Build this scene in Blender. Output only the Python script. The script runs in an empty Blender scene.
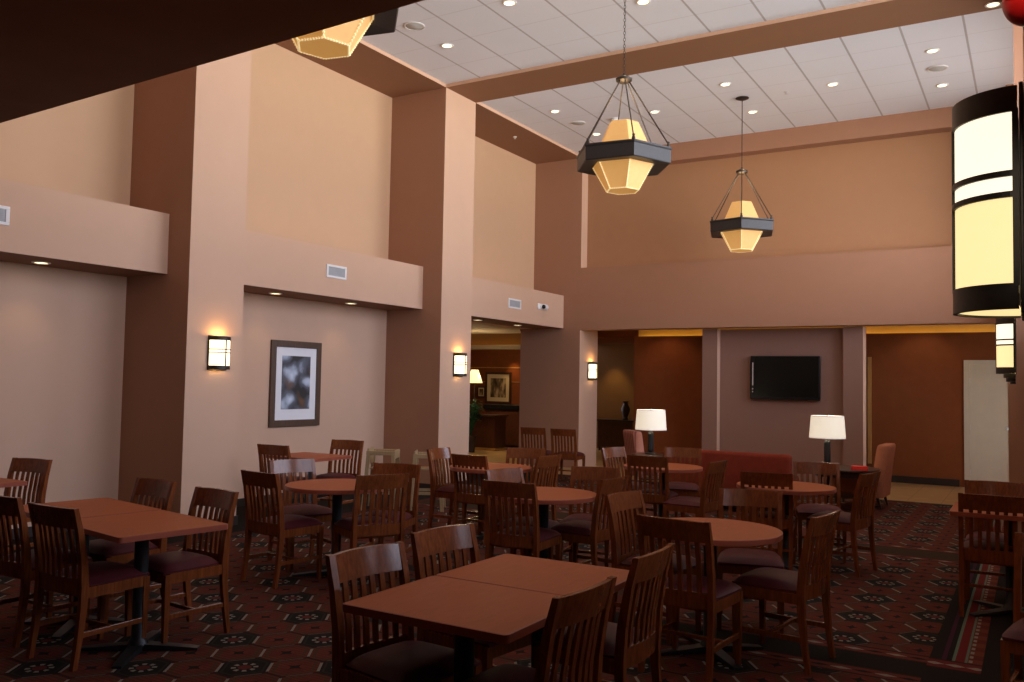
import bpy, bmesh, math, random
from mathutils import Vector, Matrix
random.seed(7)
PI = math.pi
R = math.radians
scene = bpy.context.scene
COL = scene.collection

# ------------------------------------------------------------------ materials
class N:
    """tiny expression helper: arithmetic on node sockets builds Math nodes"""
    def __init__(s, nt, sock): s.nt, s.s = nt, sock
    def op(s, o, b=None, c=None, rev=False):
        n = s.nt.nodes.new('ShaderNodeMath'); n.operation = o
        args = [s, b, c] if not rev else [b, s, c]
        for i, a in enumerate(args):
            if a is None: continue
            if isinstance(a, N): s.nt.links.new(a.s, n.inputs[i])
            else: n.inputs[i].default_value = a
        return N(s.nt, n.outputs[0])
    def __add__(s, b): return s.op('ADD', b)
    def __radd__(s, b): return s.op('ADD', b)
    def __sub__(s, b): return s.op('SUBTRACT', b)
    def __rsub__(s, b): return s.op('SUBTRACT', b, rev=True)
    def __mul__(s, b): return s.op('MULTIPLY', b)
    def __rmul__(s, b): return s.op('MULTIPLY', b)
    def __lt__(s, b): return s.op('LESS_THAN', b)
    def __gt__(s, b): return s.op('GREATER_THAN', b)
    def abs(s): return s.op('ABSOLUTE')
    def sqrt(s): return s.op('SQRT')
    def fold(s, L):
        return s - (s * (1.0 / L)).op('ROUND') * L
    def min(s, b): return s.op('MINIMUM', b)
    def pick(s, a, b):            # s ? a : b
        return b + s * (a - b)

MATS = {}
def new_mat(name):
    m = bpy.data.materials.new(name); m.use_nodes = True
    MATS[name] = m
    return m, m.node_tree, m.node_tree.nodes['Principled BSDF']

def set_in(b, k, v):
    if k in b.inputs: b.inputs[k].default_value = v

def coord(nt, kind='Object'):
    return nt.nodes.new('ShaderNodeTexCoord').outputs[kind]

def noise(nt, vec, scale, detail=3.0, rough=0.5):
    n = nt.nodes.new('ShaderNodeTexNoise'); n.inputs['Scale'].default_value = scale
    n.inputs['Detail'].default_value = detail; n.inputs['Roughness'].default_value = rough
    if vec is not None: nt.links.new(vec, n.inputs['Vector'])
    return n

def ramp(nt, fac, stops):
    n = nt.nodes.new('ShaderNodeValToRGB'); el = n.color_ramp.elements
    while len(el) < len(stops): el.new(0.5)
    for e, (p, c) in zip(el, stops):
        e.position = p; e.color = (*c, 1)
    nt.links.new(fac, n.inputs['Fac'])
    return n.outputs['Color']

def mixc(nt, fac, a, b):
    n = nt.nodes.new('ShaderNodeMix'); n.data_type = 'RGBA'
    for i, v in ((0, fac), (6, a), (7, b)):
        if isinstance(v, N): nt.links.new(v.s, n.inputs[i])
        elif isinstance(v, bpy.types.NodeSocket): nt.links.new(v, n.inputs[i])
        elif isinstance(v, tuple): n.inputs[i].default_value = (*v, 1)
        else: n.inputs[i].default_value = v
    return n.outputs[2]

def mapping(nt, vec, scale):
    n = nt.nodes.new('ShaderNodeMapping'); n.inputs['Scale'].default_value = scale
    nt.links.new(vec, n.inputs['Vector'])
    return n.outputs[0]

def bump(nt, b, height, strength=0.2, dist=0.01):
    n = nt.nodes.new('ShaderNodeBump'); n.inputs['Strength'].default_value = strength
    n.inputs['Distance'].default_value = dist
    nt.links.new(height, n.inputs['Height']); nt.links.new(n.outputs[0], b.inputs['Normal'])

def paint(name, c, rough=0.7, var=0.06, scale=6.0, bscale=120.0, bs=0.15, spec=0.3):
    m, nt, b = new_mat(name)
    v = coord(nt)
    n = noise(nt, v, scale, 4)
    lo = tuple(x * (1 - var) for x in c); hi = tuple(min(1, x * (1 + var)) for x in c)
    nt.links.new(ramp(nt, n.outputs['Fac'], [(0.3, lo), (0.7, hi)]), b.inputs['Base Color'])
    b.inputs['Roughness'].default_value = rough
    set_in(b, 'Specular IOR Level', spec)
    if bs: bump(nt, b, noise(nt, v, bscale, 3).outputs['Fac'], bs, 0.004)
    return m

def metal(name, c, rough=0.4, metallic=0.9):
    m, nt, b = new_mat(name)
    v = coord(nt); n = noise(nt, v, 40, 3)
    nt.links.new(ramp(nt, n.outputs['Fac'], [(0.3, tuple(x * .8 for x in c)), (0.7, c)]), b.inputs['Base Color'])
    b.inputs['Metallic'].default_value = metallic; b.inputs['Roughness'].default_value = rough
    return m

def wood(name, dark, light, rough=0.3, stretch=(9, 9, 0.9), spec=0.5, coat=0.0):
    m, nt, b = new_mat(name)
    v = mapping(nt, coord(nt), stretch)
    n = noise(nt, v, 7.0, 6, 0.62)
    n2 = noise(nt, coord(nt), 2.0, 2)
    f = N(nt, n.outputs['Fac']) * 0.75 + N(nt, n2.outputs['Fac']) * 0.25
    nt.links.new(ramp(nt, f.s, [(0.32, dark), (0.68, light)]), b.inputs['Base Color'])
    b.inputs['Roughness'].default_value = rough
    set_in(b, 'Specular IOR Level', spec); set_in(b, 'Coat Weight', coat); set_in(b, 'Coat Roughness', 0.15)
    bump(nt, b, n.outputs['Fac'], 0.05, 0.002)
    return m

def glow(name, c, strength, base=None):
    m, nt, b = new_mat(name)
    n = noise(nt, coord(nt), 25, 3)
    bc = base or c
    nt.links.new(ramp(nt, n.outputs['Fac'], [(0.3, tuple(x * .93 for x in bc)), (0.7, bc)]), b.inputs['Base Color'])
    b.inputs['Roughness'].default_value = 0.6
    b.inputs['Emission Color'].default_value = (*c, 1)
    b.inputs['Emission Strength'].default_value = strength
    return m

TAN = (0.62, 0.408, 0.288)
M_WALL = paint('tan_wall_paint', TAN, 0.75, 0.012, 5, 160, 0.2)
M_GOLD = paint('golden_wall_paint', (0.62, 0.405, 0.255), 0.75, 0.012, 5, 160, 0.2)
M_ACC = paint('brown_wall_tone', (0.375, 0.195, 0.118), 0.75, 0.015, 5, 160, 0.2)  # darker brown: -y faces of wall pillars and back wall, whole window pillars
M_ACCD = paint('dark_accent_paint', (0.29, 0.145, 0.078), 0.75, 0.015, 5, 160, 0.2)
M_PART = paint('partition_front_tone', (0.27, 0.150, 0.110), 0.75, 0.015, 5, 160, 0.2)  # darker brown for the partition's -y faces only
M_ACCG = paint('golden_brown_paint', (0.405, 0.213, 0.110), 0.75, 0.015, 5, 160, 0.2)
M_RUST = paint('rust_wall_paint', (0.22, 0.060, 0.014), 0.7, 0.06)
M_OLIVE = paint('ochre_wall_paint', (0.26, 0.12, 0.03), 0.7, 0.04)
M_COVEWALL = paint('cove_wall_paint', (0.60, 0.40, 0.13), 0.7, 0.03)
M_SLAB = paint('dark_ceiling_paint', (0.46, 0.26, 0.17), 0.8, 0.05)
M_LOBBYCEIL = paint('lobby_ceiling_paint', (0.50, 0.42, 0.33), 0.8, 0.03)
M_BASE = paint('dark_baseboard', (0.035, 0.022, 0.017), 0.5, 0.1)
M_WHITE = paint('white_plastic', (0.80, 0.80, 0.80), 0.45, 0.02, bs=0)
M_SILVER = metal('silver_trim', (0.75, 0.76, 0.78), 0.35, 0.6)
M_DOOR = paint('cream_door_paint', (0.62, 0.55, 0.42), 0.5, 0.03, bs=0.05)
M_OAKTRIM = wood('honey_wood_trim', (0.40, 0.20, 0.05), (0.55, 0.30, 0.09), 0.4)
M_TILEFLOOR = None
M_WOOD = wood('cherry_wood', (0.120, 0.032, 0.010), (0.26, 0.072, 0.020), 0.20, spec=0.42, coat=0.0)
M_TOP = wood('cherry_laminate', (0.36, 0.092, 0.030), (0.42, 0.118, 0.040), 0.5, (6, 1.2, 6), spec=0.16)
M_EDGE = paint('tabletop_edge_band', (0.33, 0.085, 0.048), 0.3, 0.05, bs=0, spec=0.5)
M_DARKWOOD = wood('espresso_wood', (0.030, 0.012, 0.008), (0.070, 0.028, 0.016), 0.3)
M_DESK = wood('dark_desk_wood', (0.05, 0.016, 0.008), (0.10, 0.032, 0.014), 0.35)
M_LIGHTWOOD = wood('pale_beech_wood', (0.34, 0.23, 0.11), (0.44, 0.31, 0.17), 0.4)
M_VINYL = paint('burgundy_vinyl', (0.085, 0.016, 0.020), 0.45, 0.10, 12, 220, 0.12, spec=0.16)
M_IRON = metal('black_iron', (0.045, 0.047, 0.05), 0.45, 0.7)
M_BRONZE = metal('dark_bronze', (0.055, 0.045, 0.038), 0.45, 0.6)
M_RING = paint('black_ring_enamel', (0.022, 0.021, 0.022), 0.45, 0.15, 30, 90, 0.3, spec=0.5)
M_TVBODY = paint('black_gloss_plastic', (0.006, 0.006, 0.007), 0.3, 0.05, bs=0)
M_TVSCREEN = paint('dark_screen', (0.004, 0.005, 0.004), 0.25, 0.05, bs=0)
M_SOFA = paint('brick_red_fabric', (0.22, 0.036, 0.018), 0.9, 0.10, 14, 260, 0.4, spec=0.1)
M_CORAL = paint('coral_fabric', (0.50, 0.19, 0.10), 0.9, 0.05, 14, 260, 0.4, spec=0.1)
M_MATBOARD = paint('white_mat_board', (0.82, 0.83, 0.86), 0.8, 0.02, bs=0)
M_CREAMMAT = paint('cream_mat_board', (0.70, 0.60, 0.42), 0.8, 0.02, bs=0)
M_FRAME = wood('walnut_frame', (0.06, 0.032, 0.020), (0.11, 0.060, 0.036), 0.4)
M_RED = paint('bright_red_rubber', (0.72, 0.012, 0.010), 0.35, 0.04, bs=0, spec=0.5)
M_REDPAPER = paint('red_card', (0.75, 0.05, 0.03), 0.6, 0.04, bs=0)
M_LEAF = paint('green_leaf', (0.030, 0.13, 0.055), 0.5, 0.3, 12, bs=0)
M_POT = paint('dark_pot_glaze', (0.05, 0.03, 0.02), 0.4, 0.1, bs=0)
M_GRILLE = paint('grey_grille', (0.42, 0.43, 0.45), 0.5, 0.05, bs=0)
M_SPKR = paint('pale_speaker_mesh', (0.55, 0.57, 0.56), 0.6, 0.05, bs=0)
M_DARKGLASS = paint('black_lens', (0.01, 0.01, 0.012), 0.15, 0.0, bs=0)
M_SHADE_AMBER = glow('amber_pendant_shade', (1.0, 0.47, 0.10), 0.34, (0.70, 0.45, 0.19))
M_STITCH = glow('pale_lacing', (1.0, 0.74, 0.36), 0.5, (0.9, 0.75, 0.45))
M_SC_UP = glow('sconce_glass', (1.0, 0.88, 0.66), 1.25, (.75, .7, .6))
M_SC_LO = glow('sconce_glass_warm_glow', (1.0, 0.78, 0.36), 1.05, (.7, .62, .45))  # same glass lower down; the glow's falloff is set as a warmer colour
M_SC_SMALL = glow('small_sconce_glass', (1.0, 0.82, 0.50), 2.2)
M_LAMPSHADE = glow('white_linen_shade', (1.0, 0.87, 0.66), 0.62, (0.8, 0.78, 0.72))
M_BULB = glow('downlight_glow', (1.0, 0.80, 0.45), 4.0)
M_COVE = glow('cove_tube', (1.0, 0.64, 0.15), 6.5)
M_YSHADE = glow('cream_lamp_shade', (1.0, 0.80, 0.40), 0.8, (0.8, 0.7, 0.45))

def make_tile_floor():
    m, nt, b = new_mat('tan_stone_tile')
    v = coord(nt); s = nt.nodes.new('ShaderNodeSeparateXYZ'); nt.links.new(v, s.inputs[0])
    X, Y = N(nt, s.outputs[0]), N(nt, s.outputs[1])
    g = (X.fold(0.45).abs() > 0.218).op('MAXIMUM', Y.fold(0.45).abs() > 0.218)
    n = noise(nt, v, 5, 5)
    base = ramp(nt, n.outputs['Fac'], [(0.3, (0.40, 0.24, 0.10)), (0.7, (0.50, 0.32, 0.14))])
    nt.links.new(mixc(nt, g, base, (0.28, 0.17, 0.08)), b.inputs['Base Color'])
    b.inputs['Roughness'].default_value = 0.35
    return m
M_TILEFLOOR = make_tile_floor()

def make_ceiling_mat():
    m, nt, b = new_mat('white_ceiling_tiles')
    v = coord(nt); s = nt.nodes.new('ShaderNodeSeparateXYZ'); nt.links.new(v, s.inputs[0])
    X, Y = N(nt, s.outputs[0]), N(nt, s.outputs[1])
    gx = ((X + 0.665).fold(0.69).abs() < 0.013)
    gy = ((Y - 12.71).fold(0.72).abs() < 0.007)
    n = noise(nt, v, 90, 3)
    n2 = noise(nt, v, 1.2, 2)
    f = N(nt, n.outputs['Fac']) * 0.5 + N(nt, n2.outputs['Fac']) * 0.5
    base = ramp(nt, f.s, [(0.3, (0.80, 0.84, 0.92)), (0.7, (0.84, 0.88, 0.96))])
    c1 = mixc(nt, gy * 0.30, base, (0.45, 0.44, 0.45))
    c2 = mixc(nt, gx * 0.80, c1, (0.42, 0.41, 0.43))
    nt.links.new(c2, b.inputs['Base Color'])
    b.inputs['Roughness'].default_value = 0.9
    bump(nt, b, n.outputs['Fac'], 0.12, 0.004)
    return m
M_CEIL = make_ceiling_mat()

def make_carpet():
    m, nt, b = new_mat('patterned_carpet')
    v = coord(nt); s = nt.nodes.new('ShaderNodeSeparateXYZ'); nt.links.new(v, s.inputs[0])
    X, Y = N(nt, s.outputs[0]), N(nt, s.outputs[1])
    ux, uy = X + 3.76, Y - 3.45
    def near(lx, ly):
        ax, ay = ux.fold(lx), uy.fold(ly)
        bx, by = (ux - lx / 2).fold(lx), (uy - ly / 2).fold(ly)
        k = (ax * ax + ay * ay) < (bx * bx + by * by)
        return k.pick(ax, bx), k.pick(ay, by)
    dx, dy = near(0.45, 0.315)
    ex, ey = near(0.90, 0.63)
    qx, qy = ex - dx, ey - dy
    dark = (qx * qx + qy * qy) < 0.001
    pa = (dx * 0.819 + dy * 0.573).abs(); pb = (dx * 0.819 - dy * 0.573).abs()
    fa, fb, fy = 0.1373 - pa, 0.1373 - pb, 0.1575 - dy.abs()
    mn = fa.min(fb).min(fy)
    r = (dx * dx + dy * dy).sqrt()
    ang = dy.op('ARCTAN2', dx)
    fib = noise(nt, v, 160, 3); big = noise(nt, v, 9, 3)
    red = ramp(nt, big.outputs['Fac'], [(0.3, (0.15, 0.030, 0.020)), (0.7, (0.22, 0.050, 0.030))])
    olive = (0.115, 0.062, 0.030)
    black = (0.022, 0.018, 0.015)
    white = (0.36, 0.32, 0.26)
    # red cells: olive hexagon ring, dark four-pointed star
    band = (mn > 0.022) * (mn < 0.042)
    c = mixc(nt, band, red, olive)
    stripes = ((dy * 1.0).fold(0.03).abs() < 0.006) * (r > 0.05)
    c = mixc(nt, stripes * 0.6, c, (0.09, 0.03, 0.022))
    star = (((dx.abs() + 0.012) * (dy.abs() + 0.012)) < 0.00085) * (r < 0.075)
    c = mixc(nt, star, c, black)
    # dark cells: ring of eight pale petals about a red centre
    d = mixc(nt, (mn < 0.035) * (mn > 0.022), black, (0.040, 0.034, 0.026))
    petals = ((r - 0.060).abs() < 0.013) * ((ang * 8.0).op('COSINE') > 0.0)
    d = mixc(nt, petals, d, white)
    d = mixc(nt, r < 0.036, d, (0.17, 0.035, 0.028))
    c = mixc(nt, dark, c, d)
    c = mixc(nt, mn < 0.010, c, (0.045, 0.022, 0.016))
    dashA = (fa < 0.008) * (fb > 0.022) * (fy > 0.022)
    dashB = (fb < 0.005) * (fa > 0.022) * (fy > 0.022)
    c = mixc(nt, dashA, c, white)
    c = mixc(nt, dashB * 0.35, c, white)
    # cross borders: a red band with pale diamonds on each side of a plain strip
    plain = (0.022, 0.017, 0.013)
    def band_at(c, lo, hi, xcond):
        mid = (lo + hi) / 2
        k = (Y > lo) * (Y < hi) * xcond
        yy = (Y - mid).abs()
        bc = mixc(nt, yy < (hi - lo) * 0.36, (0.05, 0.02, 0.015), (0.19, 0.045, 0.03))
        dia = (X.fold(0.24).abs() * 0.35 + yy) < 0.022
        bc = mixc(nt, dia, bc, white)
        bc = mixc(nt, ((X - 0.12).fold(0.24).abs() * 0.35 + yy) < 0.022, bc, black)
        return mixc(nt, k, c, bc)
    xa = X > -2.9
    c = mixc(nt, (Y > 5.42) * (Y < 5.74) * xa, c, plain)
    c = band_at(c, 5.71, 5.87, xa); c = band_at(c, 5.27, 5.43, xa)
    xb = X > -8.6
    c = mixc(nt, (Y > 9.25) * (Y < 9.70) * xb, c, (0.060, 0.036, 0.020))
    c = band_at(c, 9.12, 9.27, xb); c = band_at(c, 9.68, 9.86, xb)
    # long border beside the windows
    inb = (X > -0.545) * (Y > 5.85)
    bc = mixc(nt, X > -0.48, plain, (0.085, 0.020, 0.045))
    bc = mixc(nt, X > -0.455, bc, plain)
    bc = mixc(nt, X > -0.425, bc, (0.18, 0.24, 0.17))
    bc = mixc(nt, X > -0.408, bc, (0.20, 0.022, 0.020))
    bc = mixc(nt, X > -0.358, bc, (0.18, 0.24, 0.17))
    chk = (Y.fold(0.20).abs() < 0.05)
    bb = mixc(nt, chk, (0.21, 0.055, 0.03), (0.16, 0.030, 0.02))
    dots = ((X + 0.328).abs() < 0.010) * (Y.fold(0.10).abs() < 0.026)
    bb = mixc(nt, dots, bb, white)
    bc = mixc(nt, X > -0.344, bc, bb)
    c = mixc(nt, inb, c, bc)
    cap = (X > -0.545) * (Y > 5.66) * (Y < 5.86)
    cc = mixc(nt, ((X + 0.4).fold(0.11).abs() * 0.5 + (Y - 5.76).abs()) < 0.028, (0.19, 0.028, 0.025), white)
    cc = mixc(nt, (Y - 5.76).abs() > 0.075, cc, (0.05, 0.02, 0.015))
    c = mixc(nt, cap, c, cc)
    c = mixc(nt, ((X > -0.265) + (X > -0.545) * (Y < 5.67)) > 0.5, c, plain)
    # plain border along the pillar wall
    c = mixc(nt, X < -7.0, c, (0.10, 0.028, 0.020))
    c = mixc(nt, X < -7.12, c, plain)
    # fibre variation
    fv = N(nt, fib.outputs['Fac']) * 0.6 + 0.34
    mul = nt.nodes.new('ShaderNodeMix'); mul.data_type = 'RGBA'; mul.blend_type = 'MULTIPLY'; mul.inputs[0].default_value = 1
    nt.links.new(c, mul.inputs[6])
    comb = nt.nodes.new('ShaderNodeCombineXYZ')
    for i in range(3): nt.links.new(fv.s, comb.inputs[i])
    nt.links.new(comb.outputs[0], mul.inputs[7])
    nt.links.new(mul.outputs[2], b.inputs['Base Color'])
    b.inputs['Roughness'].default_value = 0.95
    set_in(b, 'Specular IOR Level', 0.1)
    bump(nt, b, fib.outputs['Fac'], 0.3, 0.004)
    return m
M_CARPET = make_carpet()

def make_stripe_fabric():
    m, nt, b = new_mat('pink_striped_fabric')
    v = coord(nt); s = nt.nodes.new('ShaderNodeSeparateXYZ'); nt.links.new(v, s.inputs[0])
    X = N(nt, s.outputs[0]) + N(nt, s.outputs[1]) * 0.6
    k = X.fold(0.09).abs() < 0.012
    n = noise(nt, v, 120, 3)
    base = ramp(nt, n.outputs['Fac'], [(0.3, (0.46, 0.19, 0.15)), (0.7, (0.54, 0.24, 0.19))])
    nt.links.new(mixc(nt, k, base, (0.24, 0.07, 0.06)), b.inputs['Base Color'])
    b.inputs['Roughness'].default_value = 0.9
    bump(nt, b, n.outputs['Fac'], 0.3, 0.003)
    return m
M_STRIPE = make_stripe_fabric()

def make_art():
    m, nt, b = new_mat('blue_grey_still_life_print')
    v = coord(nt)
    w = nt.nodes.new('ShaderNodeTexVoronoi'); w.feature = 'SMOOTH_F1'; w.inputs['Scale'].default_value = 5.5
    w.inputs['Smoothness'].default_value = 0.35
    n = noise(nt, v, 4, 3)
    mixv = nt.nodes.new('ShaderNodeMix'); mixv.data_type = 'VECTOR'; mixv.inputs[0].default_value = 0.18
    nt.links.new(v, mixv.inputs[4]); nt.links.new(n.outputs['Color'], mixv.inputs[5])
    nt.links.new(mixv.outputs[1], w.inputs['Vector'])
    f = N(nt, w.outputs['Distance']) * 1.1
    tone = ramp(nt, f.s, [(0.0, (0.75, 0.82, 0.95)), (0.30, (0.42, 0.50, 0.62)), (0.50, (0.12, 0.14, 0.18)), (0.75, (0.03, 0.03, 0.035))])
    n3 = noise(nt, v, 2.6, 2)
    br = ramp(nt, n3.outputs['Fac'], [(0.60, (0, 0, 0)), (0.70, (1, 1, 1))])
    mm = nt.nodes.new('ShaderNodeMix'); mm.data_type = 'RGBA'
    nt.links.new(br, mm.inputs[0]); nt.links.new(tone, mm.inputs[6]); mm.inputs[7].default_value = (0.16, 0.085, 0.045, 1)
    nt.links.new(mm.outputs[2], b.inputs['Base Color']); b.inputs['Roughness'].default_value = 0.35
    return m
M_ART = make_art()

def make_sepia(name, sc):
    m, nt, b = new_mat(name)
    v = mapping(nt, coord(nt), (sc * 2.2, sc, sc * 0.7))
    n = noise(nt, v, 3.0, 4)
    nt.links.new(ramp(nt, n.outputs['Fac'], [(0.38, (0.03, 0.02, 0.012)), (0.52, (0.20, 0.14, 0.08)), (0.64, (0.55, 0.45, 0.30))]), b.inputs['Base Color'])
    b.inputs['Roughness'].default_value = 0.4
    return m
M_SEPIA = make_sepia('sepia_street_print', 1.6)

# ------------------------------------------------------------------ mesh building
class MB:
    def __init__(s): s.bm = bmesh.new(); s.mi = 0
    def _mat(s, faces):
        for f in faces: f.material_index = s.mi
    def box(s, x0, x1, y0, y1, z0, z1, bev=0.0, seg=2, M=None):
        g = bmesh.new()
        bmesh.ops.create_cube(g, size=1)
        bmesh.ops.scale(g, vec=(x1 - x0, y1 - y0, z1 - z0), verts=g.verts)
        bmesh.ops.translate(g, vec=((x0 + x1) / 2, (y0 + y1) / 2, (z0 + z1) / 2), verts=g.verts)
        if bev: bmesh.ops.bevel(g, geom=g.edges[:], offset=bev, segments=seg, profile=0.5, affect='EDGES')
        if M is not None: bmesh.ops.transform(g, matrix=M, verts=g.verts)
        s.take(g); return s
    def take(s, g):
        me = bpy.data.meshes.new('tmp'); g.to_mesh(me); g.free()
        n0 = len(s.bm.faces); s.bm.from_mesh(me); bpy.data.meshes.remove(me)
        s.bm.faces.ensure_lookup_table(); s._mat(s.bm.faces[n0:])
    def lathe(s, prof, seg=32, cx=0, cy=0, a0=0.0, a1=2 * PI, cap=True, M=None):
        g = bmesh.new(); full = abs(a1 - a0 - 2 * PI) < 1e-6
        n = seg if full else seg + 1
        rings = []
        for r, z in prof:
            if r < 1e-6 and full:
                rings.append([g.verts.new((cx, cy, z))])
            else:
                rings.append([g.verts.new((cx + r * math.cos(a0 + (a1 - a0) * i / seg), cy + r * math.sin(a0 + (a1 - a0) * i / seg), z)) for i in range(n)])
        for A, B in zip(rings, rings[1:]):
            cnt = seg
            for i in range(cnt):
                j = (i + 1) % n if full else i + 1
                if len(A) == 1 and len(B) == 1: continue
                if len(A) == 1: g.faces.new((A[0], B[j], B[i]))
                elif len(B) == 1: g.faces.new((A[i], A[j], B[0]))
                else: g.faces.new((A[i], A[j], B[j], B[i]))
        if cap and full:
            if len(rings[0]) > 2: g.faces.new(list(reversed(rings[0])))
            if len(rings[-1]) > 2: g.faces.new(rings[-1])
        if M is not None: bmesh.ops.transform(g, matrix=M, verts=g.verts)
        bmesh.ops.recalc_face_normals(g, faces=g.faces)
        s.take(g); return s
    def sweep(s, pts, secs, M=None):
        """loft through rectangular/any sections: secs[i] = list of points (world) per station"""
        g = bmesh.new()
        rings = [[g.verts.new(p) for p in sec] for sec in secs]
        n = len(rings[0])
        for A, B in zip(rings, rings[1:]):
            for i in range(n):
                j = (i + 1) % n
                g.faces.new((A[i], A[j], B[j], B[i]))
        g.faces.new(list(reversed(rings[0]))); g.faces.new(rings[-1])
        bmesh.ops.recalc_face_normals(g, faces=g.faces)
        if M is not None: bmesh.ops.transform(g, matrix=M, verts=g.verts)
        s.take(g); return s
    def tube(s, pts, rad, seg=10):
        pts = [Vector(p) for p in pts]
        secs = []
        for i, p in enumerate(pts):
            t = (pts[min(i + 1, len(pts) - 1)] - pts[max(i - 1, 0)]).normalized()
            u = t.cross(Vector((0, 0, 1)))
            if u.length < 1e-3: u = Vector((1, 0, 0))
            u.normalize(); w = t.cross(u)
            rr = rad[i] if isinstance(rad, (list, tuple)) else rad
            secs.append([p + u * (rr * math.cos(2 * PI * k / seg)) + w * (rr * math.sin(2 * PI * k / seg)) for k in range(seg)])
        return s.sweep(None, secs)
    def prism(s, poly, z0, z1, bev=0.0, M=None):
        g = bmesh.new()
        A = [g.verts.new((x, y, z0)) for x, y in poly]; B = [g.verts.new((x, y, z1)) for x, y in poly]
        n = len(poly)
        for i in range(n): g.faces.new((A[i], A[(i + 1) % n], B[(i + 1) % n], B[i]))
        g.faces.new(list(reversed(A))); g.faces.new(B)
        bmesh.ops.recalc_face_normals(g, faces=g.faces)
        if bev: bmesh.ops.bevel(g, geom=g.edges[:], offset=bev, segments=2, profile=0.5, affect='EDGES')
        if M is not None: bmesh.ops.transform(g, matrix=M, verts=g.verts)
        s.take(g); return s
    def sphere(s, c, r, sx=1, sy=1, sz=1, seg=20):
        g = bmesh.new(); bmesh.ops.create_uvsphere(g, u_segments=seg, v_segments=seg // 2, radius=r)
        bmesh.ops.scale(g, vec=(sx, sy, sz), verts=g.verts); bmesh.ops.translate(g, vec=c, verts=g.verts)
        s.take(g); return s
    def build(s, name, mats, parent=None, loc=None, rotz=0.0, smooth=False):
        me = bpy.data.meshes.new(name); s.bm.to_mesh(me); s.bm.free()
        for m in (mats if isinstance(mats, (list, tuple)) else [mats]): me.materials.append(m)
        if smooth:
            for p in me.polygons: p.use_smooth = True
            try: me.set_sharp_from_angle(angle=R(40))
            except Exception: pass
        o = bpy.data.objects.new(name, me); COL.objects.link(o)
        if parent is not None: o.parent = parent
        if loc is not None: o.location = loc
        o.rotation_euler.z = rotz
        return o

def tag(o, label, cat, group=None):
    o['label'] = label; o['category'] = cat
    if group: o['group'] = group
    return o
def thing(name, label, cat, loc=(0, 0, 0), rotz=0.0, group=None):
    o = bpy.data.objects.new(name, None); COL.objects.link(o); o.empty_display_size = 0.1
    o.location = loc; o.rotation_euler.z = rotz
    return tag(o, label, cat, group)
def copy_tree(o, parent=None):
    c = o.copy(); COL.objects.link(c)
    if parent is not None: c.parent = parent
    for ch in list(o.children): copy_tree(ch, c)
    return c
def dup(root, loc, rotz, label, group=None, cat=None):
    c = copy_tree(root)
    c.location = loc; c.rotation_euler.z = rotz; c['label'] = label
    if group: c['group'] = group
    if cat: c['category'] = cat
    return c
def struct(name, mb, mat, parent=None, smooth=False, dark_axes=None):
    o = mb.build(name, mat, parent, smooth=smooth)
    if dark_axes:                       # faces toward -y or downward get the darker second material
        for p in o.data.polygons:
            if ('y' in dark_axes and p.normal.y < -0.9) or ('z' in dark_axes and p.normal.z < -0.9): p.material_index = 1
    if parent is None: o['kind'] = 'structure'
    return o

# ------------------------------------------------------------------ the room (metres; camera at x=0,y=0)
XL, XR, XS = -7.475, -8.50, -7.824        # pillar faces, recessed wall, soffit face
ZS, ZC = 6.0, 6.05                        # soffit underside, tiled ceiling
ZT, ZB = 3.324, 2.684                     # lower soffit top and bottom
P1, P2 = (5.937, 6.666), (10.41, 11.215)  # pillars along the wall
YB = 14.97
XW = 0.50                                 # window wall

struct('floor', MB().box(-8.55, XW, -3.0, 13.70, -0.05, 0.0), M_CARPET)
f2 = MB().box(-14.2, -8.55, 10.8, 21.2, -0.05, 0.0).box(-8.55, 0.9, 13.70, 21.2, -0.05, 0.0)
struct('floor_tile', f2, M_TILEFLOOR)
struct('trim_1', MB().box(-8.5, XW, 13.66, 13.74, 0.0, 0.006), M_BASE)

wl = MB().box(-8.80, XR, -3.0, P2[1], 0, 3.0).box(-8.80, XR, P2[1], YB, ZB, 3.0)
struct('wall_left', wl, M_WALL)
struct('wall_left_upper', MB().box(-8.80, XR, -3.0, YB, 3.0, 6.3), M_GOLD)
struct('baseboard_left', MB().box(XR, XR + 0.015, -3, P1[0], 0, 0.10).box(XR, XR + 0.015, P1[1], P2[0], 0, 0.10), M_BASE)
for i, P in enumerate((P1, P2)):
    struct('pillar_%d' % (i + 1), MB().box(XR, XL, P[0], P[1], 0, 6.3), [M_WALL, M_ACC], dark_axes='y')
    struct('baseboard_pillar_%d' % (i + 1), MB().box(XR + 0.016, XL + 0.014, P[0] - 0.014, P[1] + 0.014, 0, 0.10), M_BASE)
for i, (a, b_) in enumerate(((-3, P1[0]), (P1[1], P2[0]), (P2[1], YB))):
    struct('soffit_%d' % (i + 1), MB().box(XR, XS, a, b_, ZB, ZT), [M_WALL, M_ACCD], dark_axes='z')
for i, (a, b_) in enumerate(((1.9, P1[0]), (P1[1], P2[0]), (P2[1], YB))):
    struct('soffit_%d' % (i + 4), MB().box(XR, XL, a, b_, ZS, 6.3), [M_WALL, M_ACCD], dark_axes='z')
struct('beam_1', MB().box(XL, XW, P1[0], P1[1], ZS, 6.3), [M_WALL, M_ACCD], dark_axes='z')
struct('beam_2', MB().box(XL, XW, P2[0], P2[1], ZS, 6.3), [M_WALL, M_ACCD], dark_axes='z')
ce = MB()
for a, b_ in ((1.78, P1[0]), (P1[1], P2[0]), (P2[1], YB)): ce.box(XL, XW, a, b_, ZC, 6.3)
struct('ceiling', ce, M_CEIL)

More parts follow.
